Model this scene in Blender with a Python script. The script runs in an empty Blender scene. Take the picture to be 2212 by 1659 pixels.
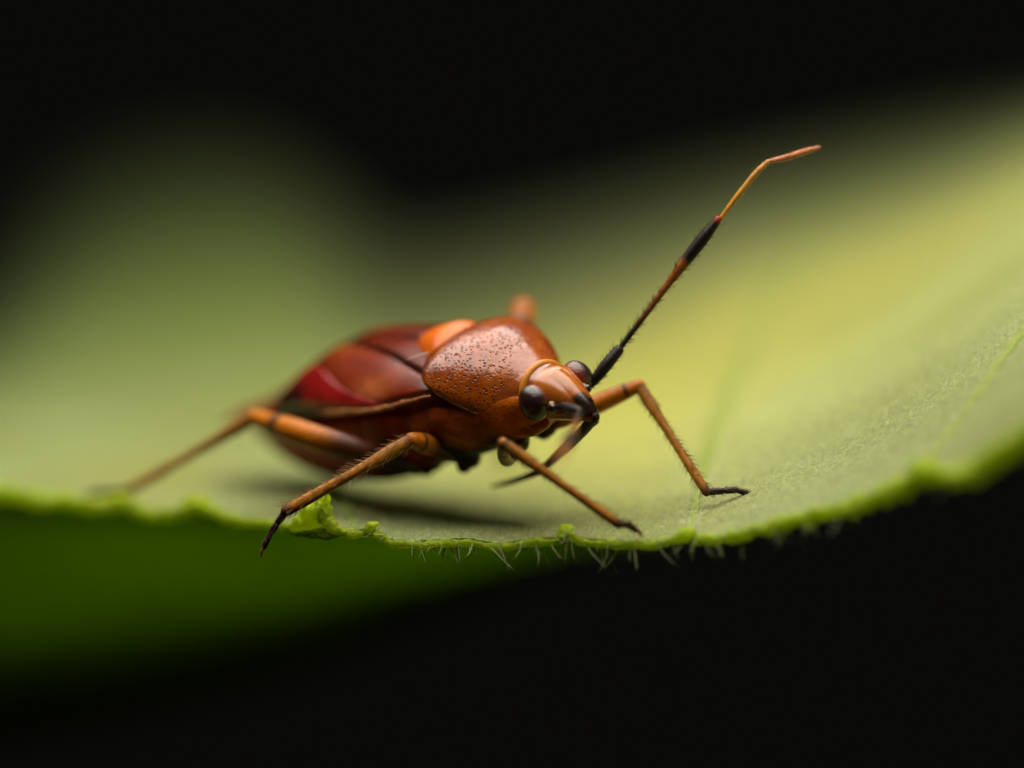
import bpy, math, random
import numpy as np
from mathutils import Vector, Matrix, noise as mnoise

# ---------------------------------------------------------------- scene, camera, light
# one unit = one millimetre
sc = bpy.context.scene
sc.unit_settings.system = 'METRIC'
sc.unit_settings.scale_length = 0.001
sc.unit_settings.length_unit = 'MILLIMETERS'
random.seed(7); np.random.seed(7)

D = 90.0            # working distance of the macro lens
K = 141.0           # reference pixels (2212 wide) per millimetre at the focus plane
cam = bpy.data.cameras.new("camera"); cam_o = bpy.data.objects.new("camera", cam)
sc.collection.objects.link(cam_o)
cam_o.location = (0, -D, 0); cam_o.rotation_euler = (math.radians(90), 0, 0)
cam.sensor_width = 36.0
cam.lens = 36.0 * D / (2212.0 / K)
cam.clip_start = 1.0; cam.clip_end = 2000.0
cam.dof.use_dof = True
cam.dof.focus_distance = D - 0.05
APERTURE = 6.4      # entrance pupil diameter, mm
cam.dof.aperture_fstop = cam.lens * 1e-3 / APERTURE
sc.camera = cam_o

world = bpy.data.worlds.new("World"); sc.world = world; world.use_nodes = True
bg = world.node_tree.nodes["Background"]
bg.inputs[0].default_value = (1.0, 0.95, 0.8, 1); bg.inputs[1].default_value = 0.0032

def area_light(name, loc, target, sx, sy, power, col):
    l = bpy.data.lights.new(name, 'AREA'); l.shape = 'RECTANGLE'; l.size = sx; l.size_y = sy
    l.energy = power; l.color = col
    o = bpy.data.objects.new(name, l); sc.collection.objects.link(o)
    o.location = loc
    o.rotation_euler = (Vector(target) - Vector(loc)).to_track_quat('-Z', 'Y').to_euler()
    return o
# the flash diffuser arching over the insect
area_light("flash_diffuser", (-1, 1, 20.5), (0.5, 2, 0), 32, 28, 19500, (1.0, 0.95, 0.86))

sc.view_settings.view_transform = 'Standard'
sc.view_settings.look = 'None'
sc.view_settings.exposure = 0.0
sc.view_settings.gamma = 1.0
sc.cycles.use_denoising = True
sc.cycles.max_bounces = 10
sc.cycles.transmission_bounces = 6

# ---------------------------------------------------------------- helpers
def lin(r, g, b):
    f = lambda c: (c/255/12.92) if c/255 <= .04045 else ((c/255+.055)/1.055)**2.4
    return np.array([f(r), f(g), f(b)])

def px(u, v, y=0.0):
    s = (D + y) / D / K
    return Vector(((u - 1106) * s, y, (829.5 - v) * s))

def interp(xs, ys):
    """smooth (monotone cubic) interpolation"""
    xs = np.array(xs, float); ys = np.array(ys, float)
    h = np.diff(xs); d = np.diff(ys) / h
    m = np.zeros_like(ys)
    m[0] = d[0]; m[-1] = d[-1]
    for i in range(1, len(xs)-1):
        if d[i-1]*d[i] > 0:
            w1 = 2*h[i]+h[i-1]; w2 = h[i]+2*h[i-1]
            m[i] = (w1+w2)/(w1/d[i-1]+w2/d[i])
    def f(x):
        x = min(max(x, xs[0]), xs[-1])
        i = min(max(int(np.searchsorted(xs, x) - 1), 0), len(xs)-2)
        t = (x - xs[i]) / h[i]
        return ((2*t**3-3*t*t+1)*ys[i] + (t**3-2*t*t+t)*h[i]*m[i]
                + (-2*t**3+3*t*t)*ys[i+1] + (t**3-t*t)*h[i]*m[i+1])
    return f

def catmull(pts, sub):
    P = [Vector(p) for p in pts]
    P = [P[0]*2-P[1]] + P + [P[-1]*2-P[-2]]
    out = []
    for i in range(1, len(P)-2):
        for k in range(sub):
            t = k/sub
            p0, p1, p2, p3 = P[i-1], P[i], P[i+1], P[i+2]
            out.append(0.5*((2*p1)+(p2-p0)*t+(2*p0-5*p1+4*p2-p3)*t*t+(3*p1-p0-3*p2+p3)*t**3))
    out.append(P[-2].copy())
    return out

class MB:
    def __init__(s): s.v = []; s.f = []; s.c = []
    def add(s, verts, faces, cols):
        o = len(s.v)
        s.v += [tuple(p) for p in verts]; s.f += [tuple(i+o for i in f) for f in faces]
        s.c += [tuple(c) for c in cols]
    def tube(s, pts, radii, col, n=14, sub=8, flat=1.0, cap=True, wob=0.0, freq=3.0):
        """pts, radii control values; col(t)->rgb along the tube, or (t, ang)"""
        path = catmull(pts, sub) if sub > 1 else [Vector(p) for p in pts]
        N = len(path); M = len(radii)
        cum = [0.0]
        for i in range(1, N): cum.append(cum[-1] + (path[i]-path[i-1]).length)
        rf = interp(np.linspace(0, 1, M), radii)
        nrm = None; rings = []; cols = []
        tot = cum[-1]
        stations = [(i, 1.0, 0.0) for i in range(N)]
        if cap:
            r0, r1 = rf(0), rf(1)
            stations = [(0, q, -r0*math.sqrt(max(0, 1-q*q))) for q in (.15, .55, .85)] + stations \
                     + [(N-1, q, r1*math.sqrt(max(0, 1-q*q))) for q in (.85, .55, .15)]
        tang = [(path[min(i+1, N-1)]-path[max(i-1, 0)]).normalized() for i in range(N)]
        nrms = []
        for i in range(N):
            t = tang[i]
            if nrm is None:
                nrm = t.orthogonal().normalized()
                up = Vector((0, 0, 1)); q = up - t*up.dot(t)
                if q.length > .2: nrm = q.normalized()
            else:
                nrm = (nrm - t*nrm.dot(t)).normalized()
            nrms.append(nrm.copy())
        for (i, q, off) in stations:
            tt = i/(N-1) if sub <= 1 else i/(N-1)
            r = rf(tt)*q; t = tang[i]; a = nrms[i]; b = t.cross(a)
            c0 = path[i] + t*off
            for k in range(n):
                an = 2*math.pi*k/n
                rr = r
                if wob:
                    pp = c0 + (a*math.cos(an)+b*math.sin(an))*r
                    rr = r*(1+wob*mnoise.noise(pp*freq)+.45*wob*mnoise.noise(pp*freq*2.7))
                rings.append(c0 + a*math.cos(an)*rr + b*math.sin(an)*rr*flat)
                cols.append(col(tt, an))
        R = len(stations); faces = []
        for i in range(R-1):
            for k in range(n):
                k2 = (k+1) % n
                faces.append((i*n+k, i*n+k2, (i+1)*n+k2, (i+1)*n+k))
        faces.append(tuple(range(n-1, -1, -1))); faces.append(tuple((R-1)*n+k for k in range(n)))
        s.add(rings, faces, cols)
        return path, rf, nrms, tang
    def hair(s, p, d, length, r, col, bend=None):
        """thin tapered three-sided hair with one bend"""
        d = d.normalized(); a = d.orthogonal().normalized(); b = d.cross(a)
        bend = bend if bend is not None else Vector((0, 0, 0))
        vs = []
        for t, q in ((0, 1), (.35, .85), (.7, .6)):
            c = p + d*length*t + bend*length*t*t
            for k in range(3):
                an = 2.094*k
                vs.append(c + (a*math.cos(an)+b*math.sin(an))*r*q)
        vs.append(p + d*length + bend*length)
        fs = []
        for i in range(2):
            for k in range(3):
                k2 = (k+1) % 3
                fs.append((i*3+k, i*3+k2, i*3+3+k2, i*3+3+k))
        for k in range(3): fs.append((6+k, 6+(k+1) % 3, 9))
        s.add(vs, fs, [col]*10)
    def grid(s, P, C, closed=False):
        """P[i][j] points, C[i][j] colours"""
        R = len(P); N = len(P[0]); vs = [p for r in P for p in r]; cs = [c for r in C for c in r]
        fs = []
        for i in range(R-1):
            for j in range(N if closed else N-1):
                j2 = (j+1) % N
                fs.append((i*N+j, i*N+j2, (i+1)*N+j2, (i+1)*N+j))
        s.add(vs, fs, cs)
    def build(s, name, mat, parent, kind=None, smooth=True, label=None):
        off = Vector(parent["_w"]) if parent is not None and "_w" in parent else Vector((0, 0, 0))
        V = np.array(s.v, float).reshape(-1, 3)
        ctr = V.mean(axis=0)
        me = bpy.data.meshes.new(name)
        me.from_pydata([tuple(v) for v in (V - ctr)], [], s.f)
        at = me.color_attributes.new("Col", 'FLOAT_COLOR', 'POINT')
        c4 = np.ones((len(s.v), 4), np.float32); c4[:, :3] = np.array(s.c, np.float32)
        at.data.foreach_set("color", c4.ravel())
        if smooth: me.polygons.foreach_set("use_smooth", [True]*len(me.polygons))
        me.materials.append(mat); me.update()
        o = bpy.data.objects.new(name, me); sc.collection.objects.link(o)
        o.parent = parent
        o.location = Vector(ctr) - off
        o["_w"] = [float(q) for q in ctr]
        if kind: o["kind"] = kind
        if label: o["label"] = label
        return o

def empty(name, loc, parent=None, label=None, cat=None):
    o = bpy.data.objects.new(name, None); sc.collection.objects.link(o)
    o.empty_display_size = .3
    off = Vector(parent["_w"]) if parent is not None else Vector((0, 0, 0))
    o.parent = parent; o.location = Vector(loc) - off
    o["_w"] = [float(q) for q in loc]
    if label: o["label"] = label
    if cat: o["category"] = cat
    return o

def mix(a, b, t):
    t = min(max(t, 0), 1); return np.array(a)*(1-t) + np.array(b)*t
def sst(a, b, x):
    t = min(max((x-a)/(b-a), 0), 1); return t*t*(3-2*t)

# ---------------------------------------------------------------- materials
def new_mat(name):
    m = bpy.data.materials.new(name); m.use_nodes = True
    nt = m.node_tree; nt.nodes.clear()
    out = nt.nodes.new('ShaderNodeOutputMaterial')
    return m, nt, out
def nd(nt, t, **kw):
    n = nt.nodes.new(t)
    for k, v in kw.items(): setattr(n, k, v)
    return n
def setin(n, **kw):
    for k, v in kw.items(): n.inputs[k.replace('_', ' ')].default_value = v

def chitin(name, rough=.22, sss=.25, rad=.12, spot=.25, scale=9.0, bump=.03, bscale=60, punct=0, coat=0.0, spec=.5, gain=.7):
    m, nt, out = new_mat(name); L = nt.links.new
    b = nd(nt, 'ShaderNodeBsdfPrincipled'); L(b.outputs[0], out.inputs[0])
    at = nd(nt, 'ShaderNodeAttribute', attribute_name="Col")
    tc = nd(nt, 'ShaderNodeTexCoord')
    nz = nd(nt, 'ShaderNodeTexNoise'); setin(nz, Scale=scale, Detail=5.0, Roughness=.6)
    L(tc.outputs['Object'], nz.inputs['Vector'])
    mr = nd(nt, 'ShaderNodeMapRange'); setin(mr, From_Min=.3, From_Max=.7, To_Min=(1-spot)*gain, To_Max=(1+spot)*gain)
    L(nz.outputs[0], mr.inputs[0])
    mx = nd(nt, 'ShaderNodeVectorMath', operation='SCALE')
    L(at.outputs['Color'], mx.inputs[0]); L(mr.outputs[0], mx.inputs['Scale'])
    colour = mx.outputs[0]
    nb = nd(nt, 'ShaderNodeTexNoise'); setin(nb, Scale=float(bscale), Detail=3.0)
    L(tc.outputs['Object'], nb.inputs['Vector'])
    bp = nd(nt, 'ShaderNodeBump'); setin(bp, Strength=.5, Distance=bump)
    L(nb.outputs[0], bp.inputs['Height'])
    normal = bp.outputs[0]
    if punct:
        vo = nd(nt, 'ShaderNodeTexVoronoi'); setin(vo, Scale=float(punct), Randomness=.9)
        wn = nd(nt, 'ShaderNodeTexNoise'); setin(wn, Scale=5.0, Detail=2.0)
        L(tc.outputs['Object'], wn.inputs['Vector'])
        L(tc.outputs['Object'], vo.inputs['Vector'])
        pm = nd(nt, 'ShaderNodeMapRange', interpolation_type='SMOOTHSTEP'); setin(pm, From_Min=.16, From_Max=.40, To_Min=0.0, To_Max=1.0)
        L(vo.outputs['Distance'], pm.inputs[0])
        # the front of the shield is smooth: mask comes with the colour attribute's own alpha-like channel
        ma = nd(nt, 'ShaderNodeAttribute', attribute_name="Punct")
        inv = nd(nt, 'ShaderNodeMath', operation='SUBTRACT'); inv.inputs[0].default_value = 1.0
        L(pm.outputs[0], inv.inputs[1])
        mul = nd(nt, 'ShaderNodeMath', operation='MULTIPLY'); L(inv.outputs[0], mul.inputs[0]); L(ma.outputs['Fac'], mul.inputs[1])
        dk = nd(nt, 'ShaderNodeMix', data_type='RGBA'); L(mul.outputs[0], dk.inputs[0]); L(colour, dk.inputs[6])
        dk.inputs[7].default_value = (.030, .009, .006, 1)
        colour = dk.outputs[2]
        bp2 = nd(nt, 'ShaderNodeBump', invert=True); setin(bp2, Strength=.5, Distance=.014)
        L(mul.outputs[0], bp2.inputs['Height']); L(normal, bp2.inputs['Normal'])
        normal = bp2.outputs[0]
        sp = nd(nt, 'ShaderNodeMapRange'); setin(sp, To_Min=spec, To_Max=.03); L(mul.outputs[0], sp.inputs[0])
        L(sp.outputs[0], b.inputs['Specular IOR Level'])
    L(colour, b.inputs['Base Color']); L(normal, b.inputs['Normal'])
    setin(b, Roughness=rough, Subsurface_Weight=sss, Subsurface_Scale=rad, Coat_Weight=coat, Coat_Roughness=.1)
    b.inputs['Specular IOR Level'].default_value = spec
    b.inputs['Subsurface Radius'].default_value = (1.0, .35, .1)
    return m

M_BODY = chitin("chitin_body", gain=1.0, rough=.35, spec=.1, sss=.15, rad=.15, bump=.02, bscale=25)
M_PRON = chitin("chitin_pronotum", rough=.17, sss=.3, rad=.12, spot=.25, scale=6, bump=.016, bscale=14, punct=18, spec=.5, gain=.92)
M_SCUT = chitin("chitin_scutellum", spec=.2, gain=.8, rough=.34, sss=.3, rad=.25, spot=.1, bump=.006, bscale=20)
M_WING = chitin("chitin_wing", rough=.16, sss=.25, rad=.12, spot=.25, scale=6, bump=.014, bscale=36, spec=.5, gain=.85)
M_MEMB = chitin("wing_membrane", rough=.22, sss=.1, rad=.1, spot=.3, scale=3, bump=.02, bscale=9)
M_HEAD = chitin("chitin_head", rough=.16, sss=.4, rad=.12, spot=.12, scale=10, bump=.006, bscale=45, spec=.5, gain=.88)
M_LEG = chitin("chitin_leg", rough=.32, sss=.5, rad=.1, spot=.3, scale=12, bump=.012, bscale=70, spec=.16, gain=.9)
M_BRISTLE = chitin("bristle", rough=.5, spec=.15, sss=0, spot=.2, scale=12, bump=.0)

def eye_mat():
    m, nt, out = new_mat("compound_eye"); L = nt.links.new
    b = nd(nt, 'ShaderNodeBsdfPrincipled'); L(b.outputs[0], out.inputs[0])
    at = nd(nt, 'ShaderNodeAttribute', attribute_name="Col"); L(at.outputs[0], b.inputs['Base Color'])
    tc = nd(nt, 'ShaderNodeTexCoord')
    vo = nd(nt, 'ShaderNodeTexVoronoi'); setin(vo, Scale=34.0, Randomness=.25)
    L(tc.outputs['Object'], vo.inputs['Vector'])
    bp = nd(nt, 'ShaderNodeBump', invert=True); setin(bp, Strength=.35, Distance=.012)
    L(vo.outputs['Distance'], bp.inputs['Height']); L(bp.outputs[0], b.inputs['Normal'])
    setin(b, Roughness=.24); b.inputs['Specular IOR Level'].default_value = .5
    return m
M_EYE = eye_mat()

def leaf_mat(name, transl=.35, tcol=(.30, .42, .03), rough=.6, bump=.05, sheen=.12, mott=.4):
    m, nt, out = new_mat(name); L = nt.links.new
    b = nd(nt, 'ShaderNodeBsdfPrincipled')
    tr = nd(nt, 'ShaderNodeBsdfTranslucent'); tr.inputs[0].default_value = (*tcol, 1)
    ms = nd(nt, 'ShaderNodeMixShader'); ms.inputs[0].default_value = transl
    L(b.outputs[0], ms.inputs[1]); L(tr.outputs[0], ms.inputs[2]); L(ms.outputs[0], out.inputs[0])
    at = nd(nt, 'ShaderNodeAttribute', attribute_name="Col")
    tc = nd(nt, 'ShaderNodeTexCoord')
    n1 = nd(nt, 'ShaderNodeTexNoise'); setin(n1, Scale=9.0, Detail=9.0, Roughness=.75)
    L(tc.outputs['Object'], n1.inputs['Vector'])
    vo = nd(nt, 'ShaderNodeTexVoronoi', feature='DISTANCE_TO_EDGE'); setin(vo, Scale=4.0)
    L(tc.outputs['Object'], vo.inputs['Vector'])
    v2 = nd(nt, 'ShaderNodeMapRange'); setin(v2, From_Min=0.0, From_Max=.12, To_Min=1.22, To_Max=1.0)
    L(vo.outputs['Distance'], v2.inputs[0])
    mr = nd(nt, 'ShaderNodeMapRange'); setin(mr, From_Min=.3, From_Max=.7, To_Min=1-mott, To_Max=1+mott)
    L(n1.outputs[0], mr.inputs[0])
    mm = nd(nt, 'ShaderNodeMath', operation='MULTIPLY'); L(mr.outputs[0], mm.inputs[0]); L(v2.outputs[0], mm.inputs[1])
    mx = nd(nt, 'ShaderNodeVectorMath', operation='SCALE')
    L(at.outputs['Color'], mx.inputs[0]); L(mm.outputs[0], mx.inputs['Scale'])
    L(mx.outputs[0], b.inputs['Base Color'])
    n2 = nd(nt, 'ShaderNodeTexNoise'); setin(n2, Scale=16.0, Detail=6.0, Roughness=.65)
    L(tc.outputs['Object'], n2.inputs['Vector'])
    ad = nd(nt, 'ShaderNodeMath', operation='MULTIPLY_ADD'); L(v2.outputs[0], ad.inputs[0]); ad.inputs[1].default_value = 2.0
    L(n2.outputs[0], ad.inputs[2])
    bp = nd(nt, 'ShaderNodeBump'); setin(bp, Strength=.7, Distance=bump)
    L(ad.outputs[0], bp.inputs['Height']); L(bp.outputs[0], b.inputs['Normal'])
    setin(b, Roughness=rough, Sheen_Weight=sheen, Sheen_Roughness=.5)
    b.inputs['Specular IOR Level'].default_value = .3
    return m
M_LEAF = leaf_mat("leaf_blade", transl=.5, tcol=(.40, .56, .012))
M_RIM = leaf_mat("leaf_margin", transl=.5, tcol=(.68, .80, .008), rough=.45, bump=.05, sheen=0, mott=.3)
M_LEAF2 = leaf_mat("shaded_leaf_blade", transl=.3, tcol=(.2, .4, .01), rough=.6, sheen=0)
def hair_mat():
    m, nt, out = new_mat("leaf_hair"); L = nt.links.new
    b = nd(nt, 'ShaderNodeBsdfPrincipled'); at = nd(nt, 'ShaderNodeAttribute', attribute_name="Col")
    L(at.outputs[0], b.inputs['Base Color']); setin(b, Roughness=.35)
    tr = nd(nt, 'ShaderNodeBsdfTranslucent'); L(at.outputs[0], tr.inputs[0])
    ms = nd(nt, 'ShaderNodeMixShader'); ms.inputs[0].default_value = .6
    L(b.outputs[0], ms.inputs[1]); L(tr.outputs[0], ms.inputs[2]); L(ms.outputs[0], out.inputs[0])
    return m
M_HAIR = hair_mat()

# ---------------------------------------------------------------- the leaf
EU = [-600, -300, 0, 100, 200, 235, 258, 285, 320, 400, 430, 465, 500, 560, 630, 700, 760, 810, 850, 920, 1000, 1080, 1150, 1200, 1228, 1262, 1400, 1480, 1550, 1650, 1750, 1850, 1900, 1960, 2000, 2060, 2140, 2212, 2400, 2800]
EV = [1000, 1030, 1058, 1072, 1082, 1084, 1072, 1084, 1102, 1098, 1086, 1094, 1114, 1120, 1132, 1146, 1142, 1144, 1164, 1166, 1162, 1172, 1162, 1160, 1148, 1162, 1166, 1154, 1156, 1130, 1106, 1080, 1058, 1040, 1014, 1018, 985, 932, 830, 640]
edge_v = interp(EU, EV)
edge_soft = interp([-600, 0, 300, 560, 850, 1100, 1400, 1700, 1900, 2100, 2212, 2400, 2800],
                   [1000, 1060, 1098, 1120, 1156, 1164, 1164, 1117, 1062, 985, 932, 830, 640])
edge_y = interp([-600, 0, 300, 500, 620, 700, 850, 1100, 1300, 1500, 1700, 1900, 2050, 2212, 2800],
                [5.5, 4.3, 3.6, 2.3, 1.1, .35, .05, -.35, -.7, -1.2, -2.0, -3.1, -4.2, -5.6, -10])
far_y = interp([-600, 0, 450, 700, 900, 1300, 1700, 2212, 2800], [58, 58, 56, 52, 50, 48, 48, 50, 52])
far_v = interp([-600, -200, 0, 150, 300, 450, 600, 750, 850, 1000, 1200, 1500, 1850, 2212, 2800],
               [1000, 820, 600, 430, 360, 340, 375, 480, 555, 535, 490, 415, 335, 270, 180])
near_sl = interp([-600, 300, 800, 1100, 1350, 1600, 2000, 2400, 2800], [.10, .12, .11, .13, .19, .27, .30, .33, .35])

def leaf_z(u, y):
    y0, y1 = edge_y(u), far_y(u); L = y1 - y0
    z0 = px(u, edge_soft(u), y0).z; bump = px(u, edge_v(u), y0).z - z0; z1 = px(u, far_v(u), y1).z
    t = min(max((y-y0)/L, -.02), 1.05)
    m0 = near_sl(u)*L; m1 = max((z1-z0)*.5, .5)
    z = (2*t**3-3*t*t+1)*z0 + (t**3-2*t*t+t)*m0 + (-2*t**3+3*t*t)*z1 + (t**3-t*t)*m1
    z += bump*math.exp(-max(y-y0, 0)/.35)      # notches and teeth fade out just inside the margin
    # soft undulation of the blade between its veins
    x = (u-1106)/K
    z += .05*mnoise.noise(Vector((x*.9, y*.55, 3.1)))*min(t*12, 1)
    z += .015*mnoise.noise(Vector((x*3.1, y*2.5, 8.1)))*min(t*12, 1)
    return z
def leaf_pt(u, y):
    p = px(u, 829.5, y); p.z = leaf_z(u, y); return p
def on_leaf(x, y):
    """leaf height under a world x, y"""
    u = x*K*D/(D+y) + 1106
    return leaf_pt(u, y)

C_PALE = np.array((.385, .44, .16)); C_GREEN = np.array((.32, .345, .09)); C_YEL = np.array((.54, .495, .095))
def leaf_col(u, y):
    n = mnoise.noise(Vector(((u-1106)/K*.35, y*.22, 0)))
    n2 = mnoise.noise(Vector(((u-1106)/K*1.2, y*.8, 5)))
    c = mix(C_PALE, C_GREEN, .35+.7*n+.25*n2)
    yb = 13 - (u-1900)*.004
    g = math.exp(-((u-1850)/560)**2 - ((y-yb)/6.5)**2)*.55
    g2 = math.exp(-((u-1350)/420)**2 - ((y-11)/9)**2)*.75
    c = mix(c, C_YEL*1.3, min(g2, 1))  # yellow patch behind the insect, brightened: extra light painted into the leaf colour
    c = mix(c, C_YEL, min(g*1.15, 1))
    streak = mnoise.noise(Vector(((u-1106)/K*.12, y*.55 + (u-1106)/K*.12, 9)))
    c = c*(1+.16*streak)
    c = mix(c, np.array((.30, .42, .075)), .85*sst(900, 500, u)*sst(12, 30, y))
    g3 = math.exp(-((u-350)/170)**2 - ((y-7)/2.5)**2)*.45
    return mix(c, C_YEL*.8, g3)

leaf_base = leaf_pt(1400, 20)
leaf = empty("leaf", leaf_base, None, "pale green downy leaf with a bright toothed edge, carrying the red bug", "leaf")
us = np.linspace(-600, 2800, 381)
ss = np.linspace(0, 1, 96)**2.0
top = MB()
P = []; C = []
for s in ss:
    r = []; cr = []
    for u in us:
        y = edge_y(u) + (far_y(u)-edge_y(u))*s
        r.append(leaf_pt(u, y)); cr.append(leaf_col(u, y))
    P.append(r); C.append(cr)
th = .13
Pb = [[p - Vector((0, 0, th)) for p in r] for r in P]
# closed sheet: over the top, round the far edge, back underneath
rows = P + Pb[::-1]; cols = C + C[::-1]
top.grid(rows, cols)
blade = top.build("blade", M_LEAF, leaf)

# the bright, slightly rolled margin
rim = MB()
uu = list(np.linspace(-600, 2800, 700))
pts = []
for u in uu:
    p = leaf_pt(u, edge_y(u)); p.z -= .075; p.y -= .01
    pts.append(p)
C_RIM = np.array((.42, .52, .006)); C_RIM2 = np.array((.27, .38, .006))
def rimcol(t, a):
    n = 1.6*mnoise.noise(Vector((t*130, math.cos(a), math.sin(a))))
    return mix(C_RIM, C_RIM2, .4+.8*n)
rf_u = interp([0, .2, .35, .5, .62, .72, .82, 1], [.16, .13, .075, .06, .08, .13, .17, .22])
rim.tube(pts, [rf_u(q) for q in np.linspace(0, 1, 40)], rimcol, n=12, sub=1, wob=.8, freq=5.5, flat=.9)
rim.build("margin", M_RIM, leaf)

# teeth standing up from the margin
def tooth(path, radii):
    m = MB(); m.tube([px(*q) for q in path], radii, lambda t, a: mix(C_RIM2*1.1, C_RIM*1.05, .3+.7*t), n=26, sub=12, wob=.3, freq=5)
    m.build("tooth", M_RIM, leaf)
tooth([(628, 1142, 1.0), (655, 1130, .7), (682, 1108, .45), (699, 1080, .35)], [.08, .15, .19, .115])
tooth([(742, 1150, .15), (722, 1142, .25), (706, 1124, .32), (700, 1100, .36)], [.05, .10, .13, .12])
tooth([(232, 1092, 4.0), (248, 1082, 3.9), (260, 1072, 3.9)], [.09, .13, .06])
tooth([(398, 1100, 3.3), (425, 1090, 3.1), (448, 1086, 3.0)], [.12, .17, .09])
tooth([(1206, 1160, -.5), (1220, 1148, -.45), (1230, 1141, -.4)], [.06, .1, .07])
tooth([(1972, 1036, -3.5), (1992, 1018, -3.6), (2004, 1004, -3.6)], [.14, .2, .1])
tooth([(792, 1146, .1), (803, 1138, .1), (812, 1133, .1)], [.06, .09, .05])
tooth([(1462, 1164, -1.2), (1480, 1156, -1.2), (1494, 1152, -1.2)], [.08, .12, .08])

# veins raised from the blade
def vein(path, r0, r1, col):
    m = MB(); pp = []
    yy = interp(range(len(path)), [q[1] for q in path]); uq = interp(range(len(path)), [q[0] for q in path])
    N = 12*(len(path)-1)
    for k in range(N+1):
        t = k/N; q = t*(len(path)-1)
        p = leaf_pt(uq(q), yy(q)); p.z -= (r0 + (r1-r0)*t)*.45; pp.append(p)
    m.tube(pp, [r0, (r0+r1)/2, r1], lambda t, a: mix(col, C_PALE, .6*t), n=10, sub=2, wob=.3, freq=4)
    m.build("vein", M_LEAF, leaf)
VC = np.array((.36, .42, .05))
vein([(1488, -1.05), (1500, 0), (1520, 2.5), (1575, 7), (1700, 16), (1900, 30), (2150, 49)], .08, .22, VC)
vein([(2000, -3.3), (2060, -2.6), (2140, -1.6), (2215, -.5), (2330, 1.5), (2480, 5), (2740, 14)], .09, .16, VC)
vein([(770, .3), (765, 1), (745, 3), (700, 8), (620, 17), (540, 32), (490, 54)], .05, .22, VC*.9)

# ---------------------------------------------------------------- second leaf, shaded under the first
leaf2 = empty("leaf", px(500, 1400, 25), None, "dark green out of focus leaf hanging under the downy leaf", "leaf")
leaf2_bot = interp([-500, 0, 600, 900, 1300, 1600], [1660, 1610, 1470, 1350, 1190, 1120])
m2 = MB(); P = []; C = []
for i in range(60):
    s = i/59
    r = []; cr = []
    for j in range(90):
        q = j/89
        u = -500 + 2100*q
        # upper edge tucked under the first leaf, lower edge sloping up to the right
        vtop = 1090 + 40*q
        vbot = leaf2_bot(u)
        v = vtop + (vbot - vtop)*s
        y = 17 - 15*s + 13*s*s + 4*(q-.35)**2
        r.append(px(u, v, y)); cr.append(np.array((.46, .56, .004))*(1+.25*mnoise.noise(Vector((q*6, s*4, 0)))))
    P.append(r); C.append(cr)
Pb = [[p + Vector((0, .12, -.05)) for p in r] for r in P]
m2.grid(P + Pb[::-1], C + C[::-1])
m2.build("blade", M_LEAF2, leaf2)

# ---------------------------------------------------------------- the insect's frame
lv = Vector((.69, .39, -.61)).normalized()
fv = Vector((.66, .02, .75)); fv = (fv - lv*fv.dot(lv)).normalized()
uv = fv.cross(lv)
W = lambda c: Vector((c.x, -c.z, c.y))
F3, L3, U3 = W(fv), W(lv), W(uv)
ORG = px(1203, 842, 0) - F3*3.05
def bl(x, y, z): return ORG + F3*x + L3*y + U3*z

bugbase = bl(-.3, 0, -1.6); bugbase.z = on_leaf(bugbase.x, bugbase.y).z
bug = empty("plant_bug", bugbase, None, "glossy orange red plant bug standing on the downy leaf's edge", "insect")

C_ORANGE = np.array((.44, .098, .005)); C_RED = np.array((.22, .012, .005)); C_BROWN = np.array((.20, .028, .004))
C_DARK = np.array((.018, .009, .006)); C_OCHRE = np.array((.50, .20, .025)); C_DRED = np.array((.16, .014, .006))

# --- body: thorax and abdomen, one continuous skin
st = [-4.6, -4.5, -4.0, -3.2, -2, -1, 0, .9, 1.6, 2.2, 2.55, 2.78, 2.85]
bw = interp(st, [.02, .16, .44, .84, 1.19, 1.33, 1.31, 1.22, 1.17, .90, .64, .42, .30])
bt = interp(st, [-.32, -.28, -.15, .02, .18, .24, .30, .42, .5, .45, .32, .20, .15])
bb = interp(st, [-.38, -.50, -.84, -1.12, -1.32, -1.33, -1.15, -.98, -.86, -.72, -.60, -.42, -.32])
body = MB(); P = []; C = []
NA = 72
for i in range(150):
    x = st[0] + (st[-1]-st[0])*i/149
    w, zt, zb = bw(x), bt(x), bb(x)
    # shallow rings where the abdominal segments overlap
    ring = 0
    if x < .4: ring = -.018*max(0, math.cos((x+.2)*2*math.pi/.62))**6
    zc = zb + (zt-zb)*(.62 + .22*sst(.9, .2, x))
    r = []; cr = []
    for k in range(NA):
        a = 2*math.pi*k/NA
        ca, sa = math.cos(a), math.sin(a)
        yy = math.copysign(abs(ca)**.85, ca)*(w+ring)
        zz = zc + (zt-zc)*sa if sa > 0 else zc + (zc-zb+ring)*math.copysign(abs(sa)**.9, sa)
        p = Vector((x, yy, zz))
        n = mnoise.noise(p*1.6)
        # pleural plates
        if x > .9 and sa < .5:
            d = .10*abs(mnoise.noise(Vector((x*2.4+.6*zz, zz*1.8, 2)))) - .03*math.exp(-((x-1.32+.35*zz)/.05)**2)
            yy += math.copysign(d, ca)
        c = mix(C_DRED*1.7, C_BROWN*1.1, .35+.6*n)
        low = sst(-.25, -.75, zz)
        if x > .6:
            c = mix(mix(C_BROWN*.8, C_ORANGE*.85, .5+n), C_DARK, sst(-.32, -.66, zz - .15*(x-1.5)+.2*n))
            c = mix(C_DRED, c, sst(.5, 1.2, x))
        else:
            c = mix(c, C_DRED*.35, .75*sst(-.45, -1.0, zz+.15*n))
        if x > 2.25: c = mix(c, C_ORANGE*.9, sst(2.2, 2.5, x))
        r.append(bl(x, yy, zz)); cr.append(c)
    P.append(r); C.append(cr)
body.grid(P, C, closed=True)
body.build("body", M_BODY, bug)

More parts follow.
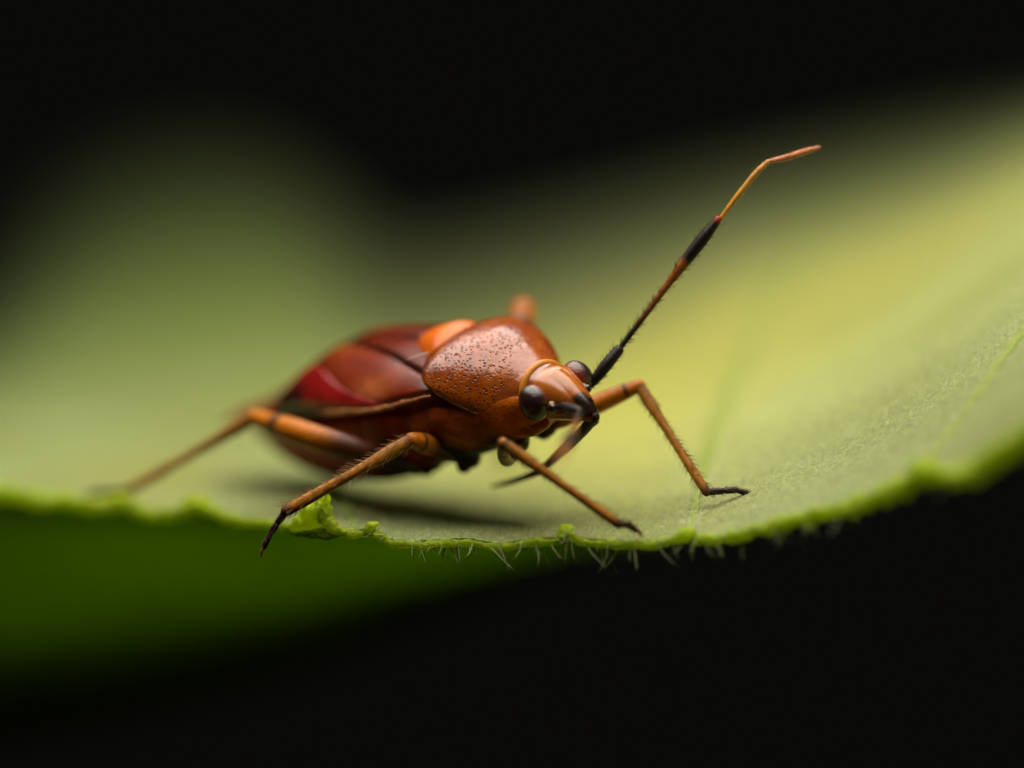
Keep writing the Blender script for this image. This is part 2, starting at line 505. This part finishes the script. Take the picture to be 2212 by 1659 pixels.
# --- prothoracic side lobes under the shield
for s in (-1, 1):
    m = MB()
    m.tube([bl(2.30, s*.62, -.30), bl(2.45, s*.50, -.42), bl(2.60, s*.36, -.48), bl(2.74, s*.2, -.48)], [.10, .13, .13, .1],
           lambda t, a: mix(C_ORANGE*.8, C_ORANGE*1.05, t), n=20, sub=8, wob=.25, freq=3, flat=.7)
    m.build("side_lobe", M_HEAD, bug)

# --- pronotum
wA = interp([0, .12, .3, .55, .8, .93, 1], [.47, .60, .83, 1.03, 1.15, 1.18, 1.16])
tA = interp([0, .1, .3, .55, .8, .95, 1], [.36, .50, .80, 1.00, 1.06, 1.00, .90])
eA = interp([0, .2, .5, .8, .95, 1], [-.05, .02, .24, .46, .56, .58])
pro = MB(); P = []; C = []; punct = []
NR, NB = 90, 120
for i in range(NR+4):
    a = min(i/NR, 1.0); tuck = max(0, i-NR)
    w, zt, ze = wA(a), tA(a), eA(a)
    r = []; cr = []
    for j in range(NB+1):
        b = j/NB*2-1           # -1 right edge, +1 left edge
        th_ = b*math.radians(138)
        y = w*math.sin(th_) if abs(th_) < math.pi/2 else math.copysign(w*(1-.92*(1-math.cos(abs(th_)-math.pi/2))), b)
        cz = math.cos(th_)
        z = ze + (zt-ze)*(max(cz, 0)**.85) if cz > 0 else ze + cz*.80*(.62+.38*(1-a))
        xm = 2.70 + .05*math.cos(th_)
        xr = 1.50 - .42*max(math.cos(th_*1.02), 0)**.9
        if cz < 0: xr = 1.50 + .25*(-cz)
        x = xm + (xr-xm)*a
        if tuck:
            z -= .03*tuck; x += .012*tuck*(tuck-1)*.5
        q = Vector((x, y, z))
        # the two smooth swellings at the front
        cal = math.exp(-((x-2.5)/.13)**2 - ((abs(y)-.25)/.18)**2)*.03
        groove = -.015*math.exp(-((x-2.34)/.05)**2)*max(cz, 0)
        z += cal + groove
        n = mnoise.noise(q*2.2); n2 = mnoise.noise(q*6)
        c = mix(C_ORANGE*.80, C_BROWN*.8, .55+.5*n+.3*n2)
        c = mix(c, C_ORANGE*1.1, .6*sst(.5, 0, cz))            # paler side border
        c = mix(c, C_BROWN*.45, .85*sst(.72, .96, a)*sst(.1, .5, cz))   # dusky hind margin
        c = mix(c, C_OCHRE*.7, .35*math.exp(-((a-1)/.02)**2)*sst(-.1, .4, cz))
        c = mix(c, C_ORANGE*.8+.02, .4*sst(.35, .1, a))
        r.append(bl(x, y, z)); cr.append(c)
        pn = sst(2.56, 2.40, x + .10*n)*(.5+.5*sst(-.5, -.1, cz))
        punct.append(pn)
    P.append(r); C.append(cr)
pro.grid(P, C)
po = pro.build("pronotum", M_PRON, bug)
pa = po.data.attributes.new("Punct", 'FLOAT', 'POINT'); pa.data.foreach_set("value", punct)

# --- collar, a yellow ring behind the head
m = MB(); ring = []
for k in range(33):
    an = math.radians(-125 + 250*k/32)
    ring.append(bl(2.755+.035*math.cos(an), .455*math.sin(an), .0+.405*math.cos(an)))
m.tube(ring, [.05, .062, .066, .062, .05], lambda t, a: C_OCHRE*(1.05), n=14, sub=3)
m.build("collar", M_SCUT, bug)

# --- scutellum
m = MB(); P = []; C = []
for i in range(41):
    a = i/40
    x = 1.35 - 1.22*a
    w = .64*max(1-a**1.9, 0)**.85 + .015
    r = []; cr = []
    for j in range(41):
        b = j/40*2-1
        edge = (1-abs(b)**2.4)
        z = .78 + .36*edge**.8*(1-a**2.4)**.6*min(1, .5+a*2)
        if a > .96: z -= .05
        r.append(bl(x, b*w, z))
        cr.append(mix(np.array((.66, .15, .006)), np.array((.52, .07, .004)), .4*abs(b)+.4*a))
    P.append(r); C.append(cr)
m.grid(P, C); m.build("scutellum", M_SCUT, bug)

# --- forewings
ww = interp([-5.3, -5.1, -4.4, -3.6, -2.7, -2.1, -1, .3, 1.0, 1.6], [.04, .28, .54, .80, 1.02, 1.14, 1.33, 1.37, 1.28, 1.17])
wz = interp([-5.3, -5.1, -4.0, -3.2, -2.4, -1.7, -1.1, 0, 1.0, 1.6], [-.36, -.28, .0, .28, .62, .90, .97, .95, .86, .8])
we = interp([-5.3, -5.1, -3.3, -2.2, -1, .3, 1.0, 1.6], [-.39, -.33, -.06, .16, .24, .28, .37, .44])
def wing(x, t):
    w, zc, ze = ww(x), wz(x), we(x)
    return Vector((x, w*t, ze + (zc-ze)*(max(1-abs(t)**2.5, 0))**.85))
def wing_n(x, t):
    t = max(min(t, .985), -.985)
    dx = wing(x+.01, t)-wing(x-.01, t); dt = wing(x, t+.01)-wing(x, t-.01)
    n = dt.cross(dx).normalized()
    return n if n.z > 0 else -n
def poly(pts):
    P_ = [Vector((p[0], p[1], 0)) for p in pts]
    def f(t):
        if len(P_) == 2: return P_[0].lerp(P_[1], t)
        q = catmull(P_, 16); i = t*(len(q)-1); k = min(int(i), len(q)-2)
        return q[k].lerp(q[k+1], i-k)
    return f
def wing_patch(name, side, inner, outer, front, rear, h, colf, mat, na=50, nb=36, lift=0.0):
    """Coons patch in wing space; inner/outer run front to back, front/rear run inner to outer"""
    I, O, Fr, Re = poly(inner), poly(outer), poly(front), poly(rear)
    m = MB(); P = []; C = []
    for i in range(na+1):
        a = i/na; r = []; cr = []
        for j in range(nb+1):
            b = j/nb
            q = I(a)*(1-b) + O(a)*b + Fr(b)*(1-a) + Re(b)*a \
                - (I(0)*(1-a)*(1-b) + O(0)*(1-a)*b + I(1)*a*(1-b) + O(1)*a*b)
            t = side*q.y
            e = (1-abs(2*a-1)**10)*(1-abs(2*b-1)**8)
            p = wing(q.x, t) + wing_n(q.x, t)*(lift + h*e - .018*(1-e))
            r.append(bl(*p)); cr.append(colf(q.x, q.y, a, b, p))
        P.append(r); C.append(cr)
    m.grid(P, C); return m.build(name, mat, bug)

def c_clav(x, t, a, b, p):
    n = mnoise.noise(p*2.5)
    c = mix(C_DRED*.9, C_BROWN*.55, .4+.5*n)
    return mix(c, C_DARK, .75*max(sst(.75, 1, b), sst(.8, 1, a), sst(.15, 0, b)))
def c_cor(x, t, a, b, p):
    n = mnoise.noise(p*2.0)
    c = mix(np.array((.20, .020, .004)), np.array((.13, .016, .004)), .4+.7*n)
    c = mix(c, np.array((.26, .055, .006)), .7*math.exp(-((x+1.2)/.6)**2 - ((t-.25)/.2)**2))
    c = mix(c, np.array((.38, .10, .03)), .9*math.exp(-((x-.15)/.42)**2 - ((t-.84)/.12)**2))  # pale highlight by the costal edge, painted into the wing colour
    return mix(c, C_DRED*.5, .8*sst(.12, 0, b))
def c_cun(x, t, a, b, p):
    n = mnoise.noise(p*3)
    c = mix(np.array((.28, .010, .008)), np.array((.18, .008, .006)), .4+.6*n)
    return mix(c, C_DARK, max(sst(.82, .95, a), .97*sst(-1.4, -1.85, x)*sst(.70, .84, t)))
m = MB(); P = []; C = []
for i in range(60):
    x = -1.15 - 4.12*i/59; r = []; cr = []
    for j in range(61):
        t = (j/60*2-1)*.985
        p = wing(x, t) + wing_n(x, t)*(-.02 + .008*math.sin(x*5+t*3))
        n = mnoise.noise(p*1.8)
        c = mix(np.array((.17, .032, .008)), np.array((.10, .016, .007)), .4+.6*n)
        c = mix(c, np.array((.34, .045, .018)), .8*sst(-2.7, -3.3, x))
        r.append(bl(*p)); cr.append(c)
    P.append(r); C.append(cr)
m.grid(P, C); m.build("wing_membrane", M_MEMB, bug)
A = (.55, .972); B = (-1.75, .50); CT = (-2.75, .72); DT = (-2.6, .975)
for s in (-1, 1):
    wing_patch("clavus", s, [(1.3, .36), (.2, .05), (-1.45, .012)], [(1.5, .80), (.2, .42), (-1.48, .05)],
               [(1.3, .36), (1.5, .80)], [(-1.45, .012), (-1.48, .05)], .035, c_clav, M_WING)
    wing_patch("corium", s, [(1.5, .82), (.2, .44), (-1.5, .06)], [(1.5, .95), (.6, .965), A],
               [(1.5, .82), (1.5, .95)], [(-1.5, .06), (-1.70, .46), (-.65, .82), A], .03, c_cor, M_WING)
    wing_patch("cuneus", s, [(.50, .965), (-.65, .81), B, (-2.35, .58), CT], [(.48, .978), (-1.3, .978), DT],
               [(.50, .965), (.48, .978)], [CT, DT], .05, c_cun, M_WING)
    m = MB(); pp = []
    for k in range(30):
        x = 1.52 - 4.1*k/29; p = wing(x, s*.995); pp.append(bl(p.x, p.y+s*.01, p.z-.01))
    m.tube(pp, [.02, .042, .045, .04, .02],
           lambda t, a: mix(np.array((.36, .14, .05)), C_DARK, sst(.50, .68, t)), n=10, sub=3, wob=.7, freq=12)
    m.build("costal_edge", M_WING, bug)

# --- head
hs = [2.66, 2.75, 2.88, 3.05, 3.22, 3.38, 3.52, 3.64, 3.72, 3.755]
hw = interp(hs, [.34, .40, .45, .43, .36, .29, .22, .155, .09, .02])
ht = interp(hs, [.26, .33, .37, .345, .25, .12, -.04, -.21, -.36, -.45])
hb = interp(hs, [-.28, -.34, -.40, -.44, -.46, -.47, -.49, -.52, -.53, -.50])
m = MB(); P = []; C = []
for i in range(100):
    x = hs[0] + (hs[-1]-hs[0])*(1-(1-i/99)**1.5); w, zt, zb = hw(x), ht(x), hb(x); zc = (zt+zb)/2
    r = []; cr = []
    for k in range(80):
        a = 2*math.pi*k/80; ca, sa = math.cos(a), math.sin(a)
        y = w*math.copysign(abs(ca)**.8, ca); z = zc + (zt-zc)*math.copysign(abs(sa)**.85, sa)
        # the central face plate stands proud, with a groove either side of it
        if sa > 0 and x > 3.15:
            z += .028*math.exp(-(y/.10)**2) - .014*math.exp(-((abs(y)-.15)/.03)**2)
        # raised bead across the back of the crown
        if sa > 0: z += .03*math.exp(-((x-2.86)/.04)**2)*(1-abs(ca))
        p = Vector((x, y, z)); n = mnoise.noise(p*5)
        c = mix(np.array((.42, .125, .012)), np.array((.34, .085, .010)), .5+.6*n)
        c = mix(c, np.array((.14, .03, .006)), .75*sst(3.02, 2.9, x)*sst(0, .5, sa))
        black = sst(3.53, 3.62, x + .08*n)*sst(.24, .14, abs(y))*sst(-.3, .1, sa)
        c = mix(c, C_DARK*.8, black)
        line = math.exp(-((abs(y)-.17)/.018)**2)*sst(3.2, 3.3, x)*sst(.1, .3, sa)
        c = mix(c, C_DARK, (.6 if y > 0 else .15)*line)
        c = mix(c, np.array((.30, .025, .006)), .7*sst(3.2, 3.35, x)*sst(.2, -.2, sa))
        r.append(bl(x, y, z)); cr.append(c)
    P.append(r); C.append(cr)
m.grid(P, C, closed=True); head = m.build("head", M_HEAD, bug)

# --- compound eyes
for s in (-1, 1):
    m = MB(); P = []; C = []
    for i in range(41):
        ph = math.pi*i/40; r = []; cr = []
        for k in range(48):
            a = 2*math.pi*k/48
            d = Vector((math.sin(ph)*math.cos(a)*.245, math.cos(ph)*.235*1.0, math.sin(ph)*math.sin(a)*.285))
            q = Vector((3.03, s*.475, -.015)) + Vector((d.x - .03*abs(d.z)/.285, s*d.y, d.z))
            out_ = d.y/.235
            r.append(bl(*q)); cr.append(mix(np.array((.12, .02, .01)), np.array((.022, .008, .006)), sst(-.35, .15, out_)))
        P.append(r); C.append(cr)
    m.grid(P, C, closed=True); m.build("eye", M_EYE, head)

# --- beak
m = MB()
m.tube([bl(3.68, 0, -.47), bl(3.35, .0, -.68), bl(2.9, 0, -.92), bl(2.25, 0, -1.25)], [.10, .085, .075, .062],
       lambda t, a: mix(C_DARK*1.2, np.array((.05, .018, .008)), t), n=12, sub=8)
m.tube([bl(2.28, 0, -1.235), bl(1.95, 0, -1.37), bl(1.6, 0, -1.46)], [.055, .06, .05], lambda t, a: np.array((.16, .05, .012)), n=12, sub=8)
m.tube([bl(1.62, 0, -1.455), bl(1.2, 0, -1.54), bl(.78, 0, -1.60)], [.05, .045, .02], lambda t, a: C_DARK*1.3, n=12, sub=8)
m.build("beak", M_LEG, head)
m = MB()
m.tube([bl(3.62, 0, -.44), bl(3.70, 0, -.52), bl(3.64, 0, -.60)], [.07, .06, .02], lambda t, a: C_OCHRE*.5, n=12, sub=6)
m.build("upper_lip", M_HEAD, head)

# ---------------------------------------------------------------- bristles on a limb
def bristles(mb, path, rf, n, ln, rad, col, t0=0., t1=1., lean=.9):
    N = len(path)
    for k in range(n):
        t = t0 + (t1-t0)*random.random(); i = min(int(t*(N-1)), N-2)
        p = path[i].lerp(path[i+1], t*(N-1)-i); tg = (path[i+1]-path[i]).normalized()
        a = tg.orthogonal().normalized(); b = tg.cross(a); an = random.random()*6.283
        nr = a*math.cos(an)+b*math.sin(an)
        d = (nr + tg*lean*random.uniform(.7, 1.3)).normalized()
        mb.hair(p + nr*rf(t)*.9, d, ln*random.uniform(.6, 1.3), rad, col, bend=tg*.15)

# --- antennae: four joints each
def antenna(joints):
    root = empty("antenna", joints[0]["p"][0], bug)
    hb_ = MB()
    for jn in joints:
        m = MB()
        path, rf, _, _ = m.tube(jn["p"], jn["r"], jn["c"], n=14, sub=10)
        m.build(jn["n"], M_LEG, root)
        bristles(hb_, path, rf, jn["h"], jn["hl"], .0045, jn["hc"], lean=.8)
    hb_.build("bristles", M_BRISTLE, root, kind="stuff")
BLK = np.array((.012, .008, .006)); HC = np.array((.03, .02, .012)); HO = np.array((.25, .12, .03))
c1 = lambda t, a: BLK
c2 = lambda t, a: mix(mix(BLK, np.array((.22, .065, .01)), sst(.12, .52, t)), BLK, sst(.66, .70, t))
c2b = lambda t, a: mix(c2(t, a), np.array((.25, .02, .01)), sst(.965, .985, t))
c3 = lambda t, a: mix(np.array((.50, .24, .015)), np.array((.42, .22, .05)), t)
c4 = lambda t, a: np.array((.42, .16, .06))
sockL = bl(3.26, .37, -.13)
antenna([
    dict(n="antenna_base", p=[px(1272, 836, .35), px(1290, 814, .35), px(1312, 786, .35), px(1336, 757, .4)], r=[.055, .085, .095, .085], c=c1, h=60, hl=.11, hc=HC),
    dict(n="antenna_stem", p=[px(1336, 757, .4), px(1400, 672, .4), px(1478, 568, .35), px(1552, 474, .3)], r=[.04, .044, .048, .055, .088, .098, .06], c=c2b, h=220, hl=.09, hc=HC),
    dict(n="antenna_joint", p=[px(1555, 473, .3), px(1600, 415, .3), px(1634, 373, .3), px(1660, 349, .35)], r=[.028, .046, .046, .038], c=c3, h=70, hl=.06, hc=HO),
    dict(n="antenna_tip", p=[px(1664, 348, .35), px(1700, 340, .4), px(1740, 327, .5), px(1770, 318, .55)], r=[.034, .05, .048, .02], c=c4, h=50, hl=.05, hc=HO)])
s0 = bl(3.28, -.33, -.15)
n1 = px(1252, 889, -1.05)
antenna([
    dict(n="antenna_base", p=[s0, s0.lerp(n1, .33)+Vector((0, 0, .03)), s0.lerp(n1, .7)+Vector((0, 0, .02)), n1], r=[.045, .068, .075, .068], c=c1, h=50, hl=.1, hc=HC),
    dict(n="antenna_stem", p=[n1, px(1244, 915, -1.9), px(1234, 942, -2.7), px(1222, 965, -3.5)], r=[.04, .044, .048, .055, .088, .098, .06], c=c2b, h=100, hl=.09, hc=HC),
    dict(n="antenna_joint", p=[px(1222, 965, -3.5), px(1217, 974, -3.95), px(1212, 982, -4.3)], r=[.028, .046, .038], c=c3, h=30, hl=.06, hc=HO),
    dict(n="antenna_tip", p=[px(1212, 982, -4.3), px(1209, 990, -4.7), px(1206, 996, -5.1)], r=[.034, .05, .02], c=c4, h=20, hl=.05, hc=HO)])
# sockets
for s in (-1, 1):
    m = MB(); c = bl(3.245, s*.355, -.145); ax = (bl(3.34, s*.40, -.15)-c).normalized()
    m.tube([c-ax*.06, c, c+ax*.045], [.10, .105, .075], lambda t, a: mix(C_OCHRE*.75, C_DARK, sst(.93, 1, t)), n=20, sub=6)
    m.build("antenna_socket", M_HEAD, head)

# ---------------------------------------------------------------- legs
C_TIB = np.array((.46, .18, .010)); C_FEM = np.array((.50, .15, .006))
def leg(coxa, knee, ankle, toe, fr, band, tib_dark=.6, fmid=None, tmid=None, nh=220, femcol=None, tk=1.0, hl=.11):
    """coxa, knee, ankle, toe: world points; fr: femur radii; band: where the femur turns orange"""
    root = empty("leg", coxa, bug)
    fmid = fmid or coxa.lerp(knee, .5)
    def cf(t, a):
        base = mix(C_DARK*1.3, np.array((.08, .02, .008)), sst(0, band, t)) if femcol is None else femcol
        c = mix(base, C_FEM, sst(band-.12, band+.08, t))
        c = mix(c, C_DARK*2, .85*sst(.02, 0, abs(t-.86)-.012))
        top_ = sst(.3, .9, math.cos(a))
        c = mix(c, C_DARK*2, .45*top_*sst(band-.1, band+.02, t))
        return c
    m = MB(); m.tube([coxa, coxa.lerp(fmid, .5)+(fmid-coxa.lerp(knee, .5))*.25, fmid, fmid.lerp(knee, .5)+(fmid-coxa.lerp(knee, .5))*.25, knee], fr, cf, n=20, sub=10)
    m.build("femur", M_LEG, root)
    def ct(t, a):
        c = mix(C_TIB*.8, C_TIB, sst(0, .3, t))
        c = mix(c, C_DARK*2.5, tib_dark*.8*sst(.25, .8, math.cos(a))*(1-.6*t))
        c = mix(c, C_DARK*2, .8*sst(.07, .0, t))
        return mix(c, C_DARK*2, .85*sst(.93, .99, t))
    tmid = tmid or knee.lerp(ankle, .5)
    m = MB(); path, rf, _, _ = m.tube([knee, knee.lerp(tmid, .5), tmid, tmid.lerp(ankle, .5), ankle], [q*tk for q in (.085, .095, .075, .066, .068, .075, .07)], ct, n=18, sub=10)
    m.build("tibia", M_LEG, root)
    h = MB(); bristles(h, path, rf, nh, hl, .0036, np.array((.24, .10, .025)), lean=1.0)
    # tarsus: three little joints
    m = MB(); d = toe - ankle
    up = Vector((0, 0, .07))
    a1, a2 = ankle + d*.36 + up*.4, ankle + d*.66 + up*.7
    for (q0, q1, r) in ((ankle, a1, [.05, .055, .05]), (a1, a2, [.04, .052, .046]), (a2, toe, [.036, .046, .04])):
        p2, rf2, _, _ = m.tube([q0, q0.lerp(q1, .5), q1], r, lambda t, a: C_DARK*1.6, n=12, sub=6)
        bristles(h, p2, rf2, 26, .06, .004, np.array((.2, .1, .04)))
    m.build("tarsus", M_LEG, root)
    m = MB(); dn = d.normalized(); sd = dn.cross(Vector((0, 0, 1))).normalized()
    for s in (-1, 1):
        m.tube([toe, toe + dn*.06 + sd*s*.035, toe + dn*.09 + sd*s*.05 - Vector((0, 0, .075))], [.022, .018, .005], lambda t, a: np.array((.18, .05, .012)), n=8, sub=5)
    m.build("claw", M_LEG, root)
    h.build("bristles", M_BRISTLE, root, kind="stuff")

# front pair
leg(bl(2.25, -.30, -.66), px(1086, 957, -1.0), px(1336, 1132, -1.05), px(1374, 1146, -.95), [.09, .10, .10, .10, .085], .8, fmid=bl(2.05, -.55, -.93), femcol=np.array((.07, .03, .01)))
leg(bl(2.2, .32, -.72), px(1380, 833, .85), px(1526, 1063, .05), px(1622, 1067, .1), [.10, .15, .155, .14, .10], .12, nh=300)
# middle pair
leg(bl(.95, -.5, -.86), px(890, 950, .25), px(618, 1104, .0), px(570, 1182, .05), [.13, .16, .16, .16, .12], .70, nh=420, tk=1.22, hl=.15,
    tmid=px(760, 1024, .05))
kneeM = px(1130, 668, 3.3); footM = on_leaf(px(1075, 860, 7.6).x, 7.6)
leg(bl(.95, .5, -.86), kneeM, footM + Vector((0, 0, .15)), on_leaf(footM.x+.35, 8.2) + Vector((0, 0, .06)), [.11, .15, .22, .25, .19], .5)
# hind pair
leg(bl(.05, -.72, -.98), px(552, 902, 2.3), px(272, 1062, 4.0), px(182, 1074, 4.6), [.12, .18, .20, .20, .14], .60, fmid=px(735, 962, 1.25))
ankH = on_leaf(-1.9, 8.6) + Vector((0, 0, .12))
leg(bl(.05, .58, -.92), bl(-2.1, 1.25, .1), ankH, on_leaf(-2.4, 9.1) + Vector((0, 0, .06)), [.11, .17, .19, .19, .13], .60)
# coxae: dark stubby hips
for (x, y, z) in ((2.05, .34, -.74), (.98, .50, -.92), (.1, .54, -.95)):
    for s in (-1, 1):
        m = MB(); m.tube([bl(x+.05, s*y*.75, z+.22), bl(x, s*y*.95, z), bl(x-.05, s*y*1.02, z-.1)], [.24, .24, .13], lambda t, a: C_DARK*1.7, n=16, sub=6)
        m.build("hip", M_BODY, bug)

# two pale dust fibres on the shield
m = MB()
for (p, q, ln) in (((2.28, -.62, .55), (.25, .2, .6), .28), ((2.12, -.40, .72), (.2, .5, .6), .2)):
    d = F3*q[0]+L3*q[1]+U3*q[2]; m.hair(bl(*p), d, ln, .011, (.85, .75, .65), bend=F3*.2)
m.hair(px(925, 762, .8), px(870, 775, .7)-px(925, 762, .8), .42, .012, (.6, .55, .5), bend=Vector((0, 0, -.1)))
m.build("fibre", M_HAIR, bug, kind="stuff")

# ---------------------------------------------------------------- leaf down and edge hairs
h = MB(); WH = np.array((.74, .76, .55))
for k in range(9000):
    u = random.uniform(450, 2350); f = random.random()**1.3
    y = edge_y(u) + .05 + f*8.0
    p = leaf_pt(u, y)
    d = Vector((random.gauss(0, .55), random.gauss(0, .5), 1))
    h.hair(p, d, random.uniform(.05, .17), .0036, WH*random.uniform(.8, 1.25), bend=Vector((random.gauss(0, .3), random.gauss(0, .3), -.15)))
for k in range(170):   # denser along the veins
    for path in ([(1488, -1.05), (1500, 0), (1512, 2)], [(2000, -3.3), (2060, -2.6), (2140, -1.6), (2215, -.5), (2330, 1.5)]):
        t = random.random()*(len(path)-1); i = int(t); t -= i
        u = path[i][0]*(1-t)+path[i+1][0]*t + random.gauss(0, 8); y = path[i][1]*(1-t)+path[i+1][1]*t
        d = Vector((random.gauss(0, .6), random.gauss(0, .5), 1))
        h.hair(leaf_pt(u, y), d, random.uniform(.1, .26), .0045, WH*1.2, bend=Vector((random.gauss(0, .3), 0, -.1)))
h.build("down", M_HAIR, leaf, kind="stuff")
h = MB()
for k in range(75):
    u = random.triangular(760, 2150, 1500)
    p = leaf_pt(u, edge_y(u)); p.z -= .10; p.y += random.uniform(-.1, .12)
    d = Vector((random.gauss(.05, .35), random.gauss(-.35, .3), -1))
    ln = random.choice((.06, .1, .16, .24, .36, .5))*random.uniform(.8, 1.2)
    h.hair(p, d, ln, .012, np.array((.66, .70, .32))*random.uniform(.6, 1.2), bend=Vector((random.gauss(.1, .25), 0, 0)))
for k in range(45):
    u = random.uniform(900, 1900)
    p = leaf_pt(u, edge_y(u)); p.z -= .07; p.y -= random.uniform(.0, .1)
    d = Vector((random.gauss(.0, .4), random.gauss(-.4, .3), -1))
    h.hair(p, d, random.uniform(.15, .5), .0065, np.array((.72, .76, .40))*random.uniform(.6, 1.2), bend=Vector((random.gauss(.05, .35), 0, 0)))
for k in range(260):
    u = random.uniform(620, 2150)
    p = leaf_pt(u, edge_y(u)); p.y -= .04
    d = Vector((random.gauss(0, .7), random.gauss(-.4, .3), random.uniform(-.6, 1)))
    h.hair(p, d, random.uniform(.06, .2), .005, WH*random.uniform(.7, 1.1), bend=Vector((random.gauss(0, .3), 0, -.2)))
h.build("edge_hairs", M_HAIR, leaf, kind="stuff")

for o in sc.objects:
    if "_w" in o: del o["_w"]
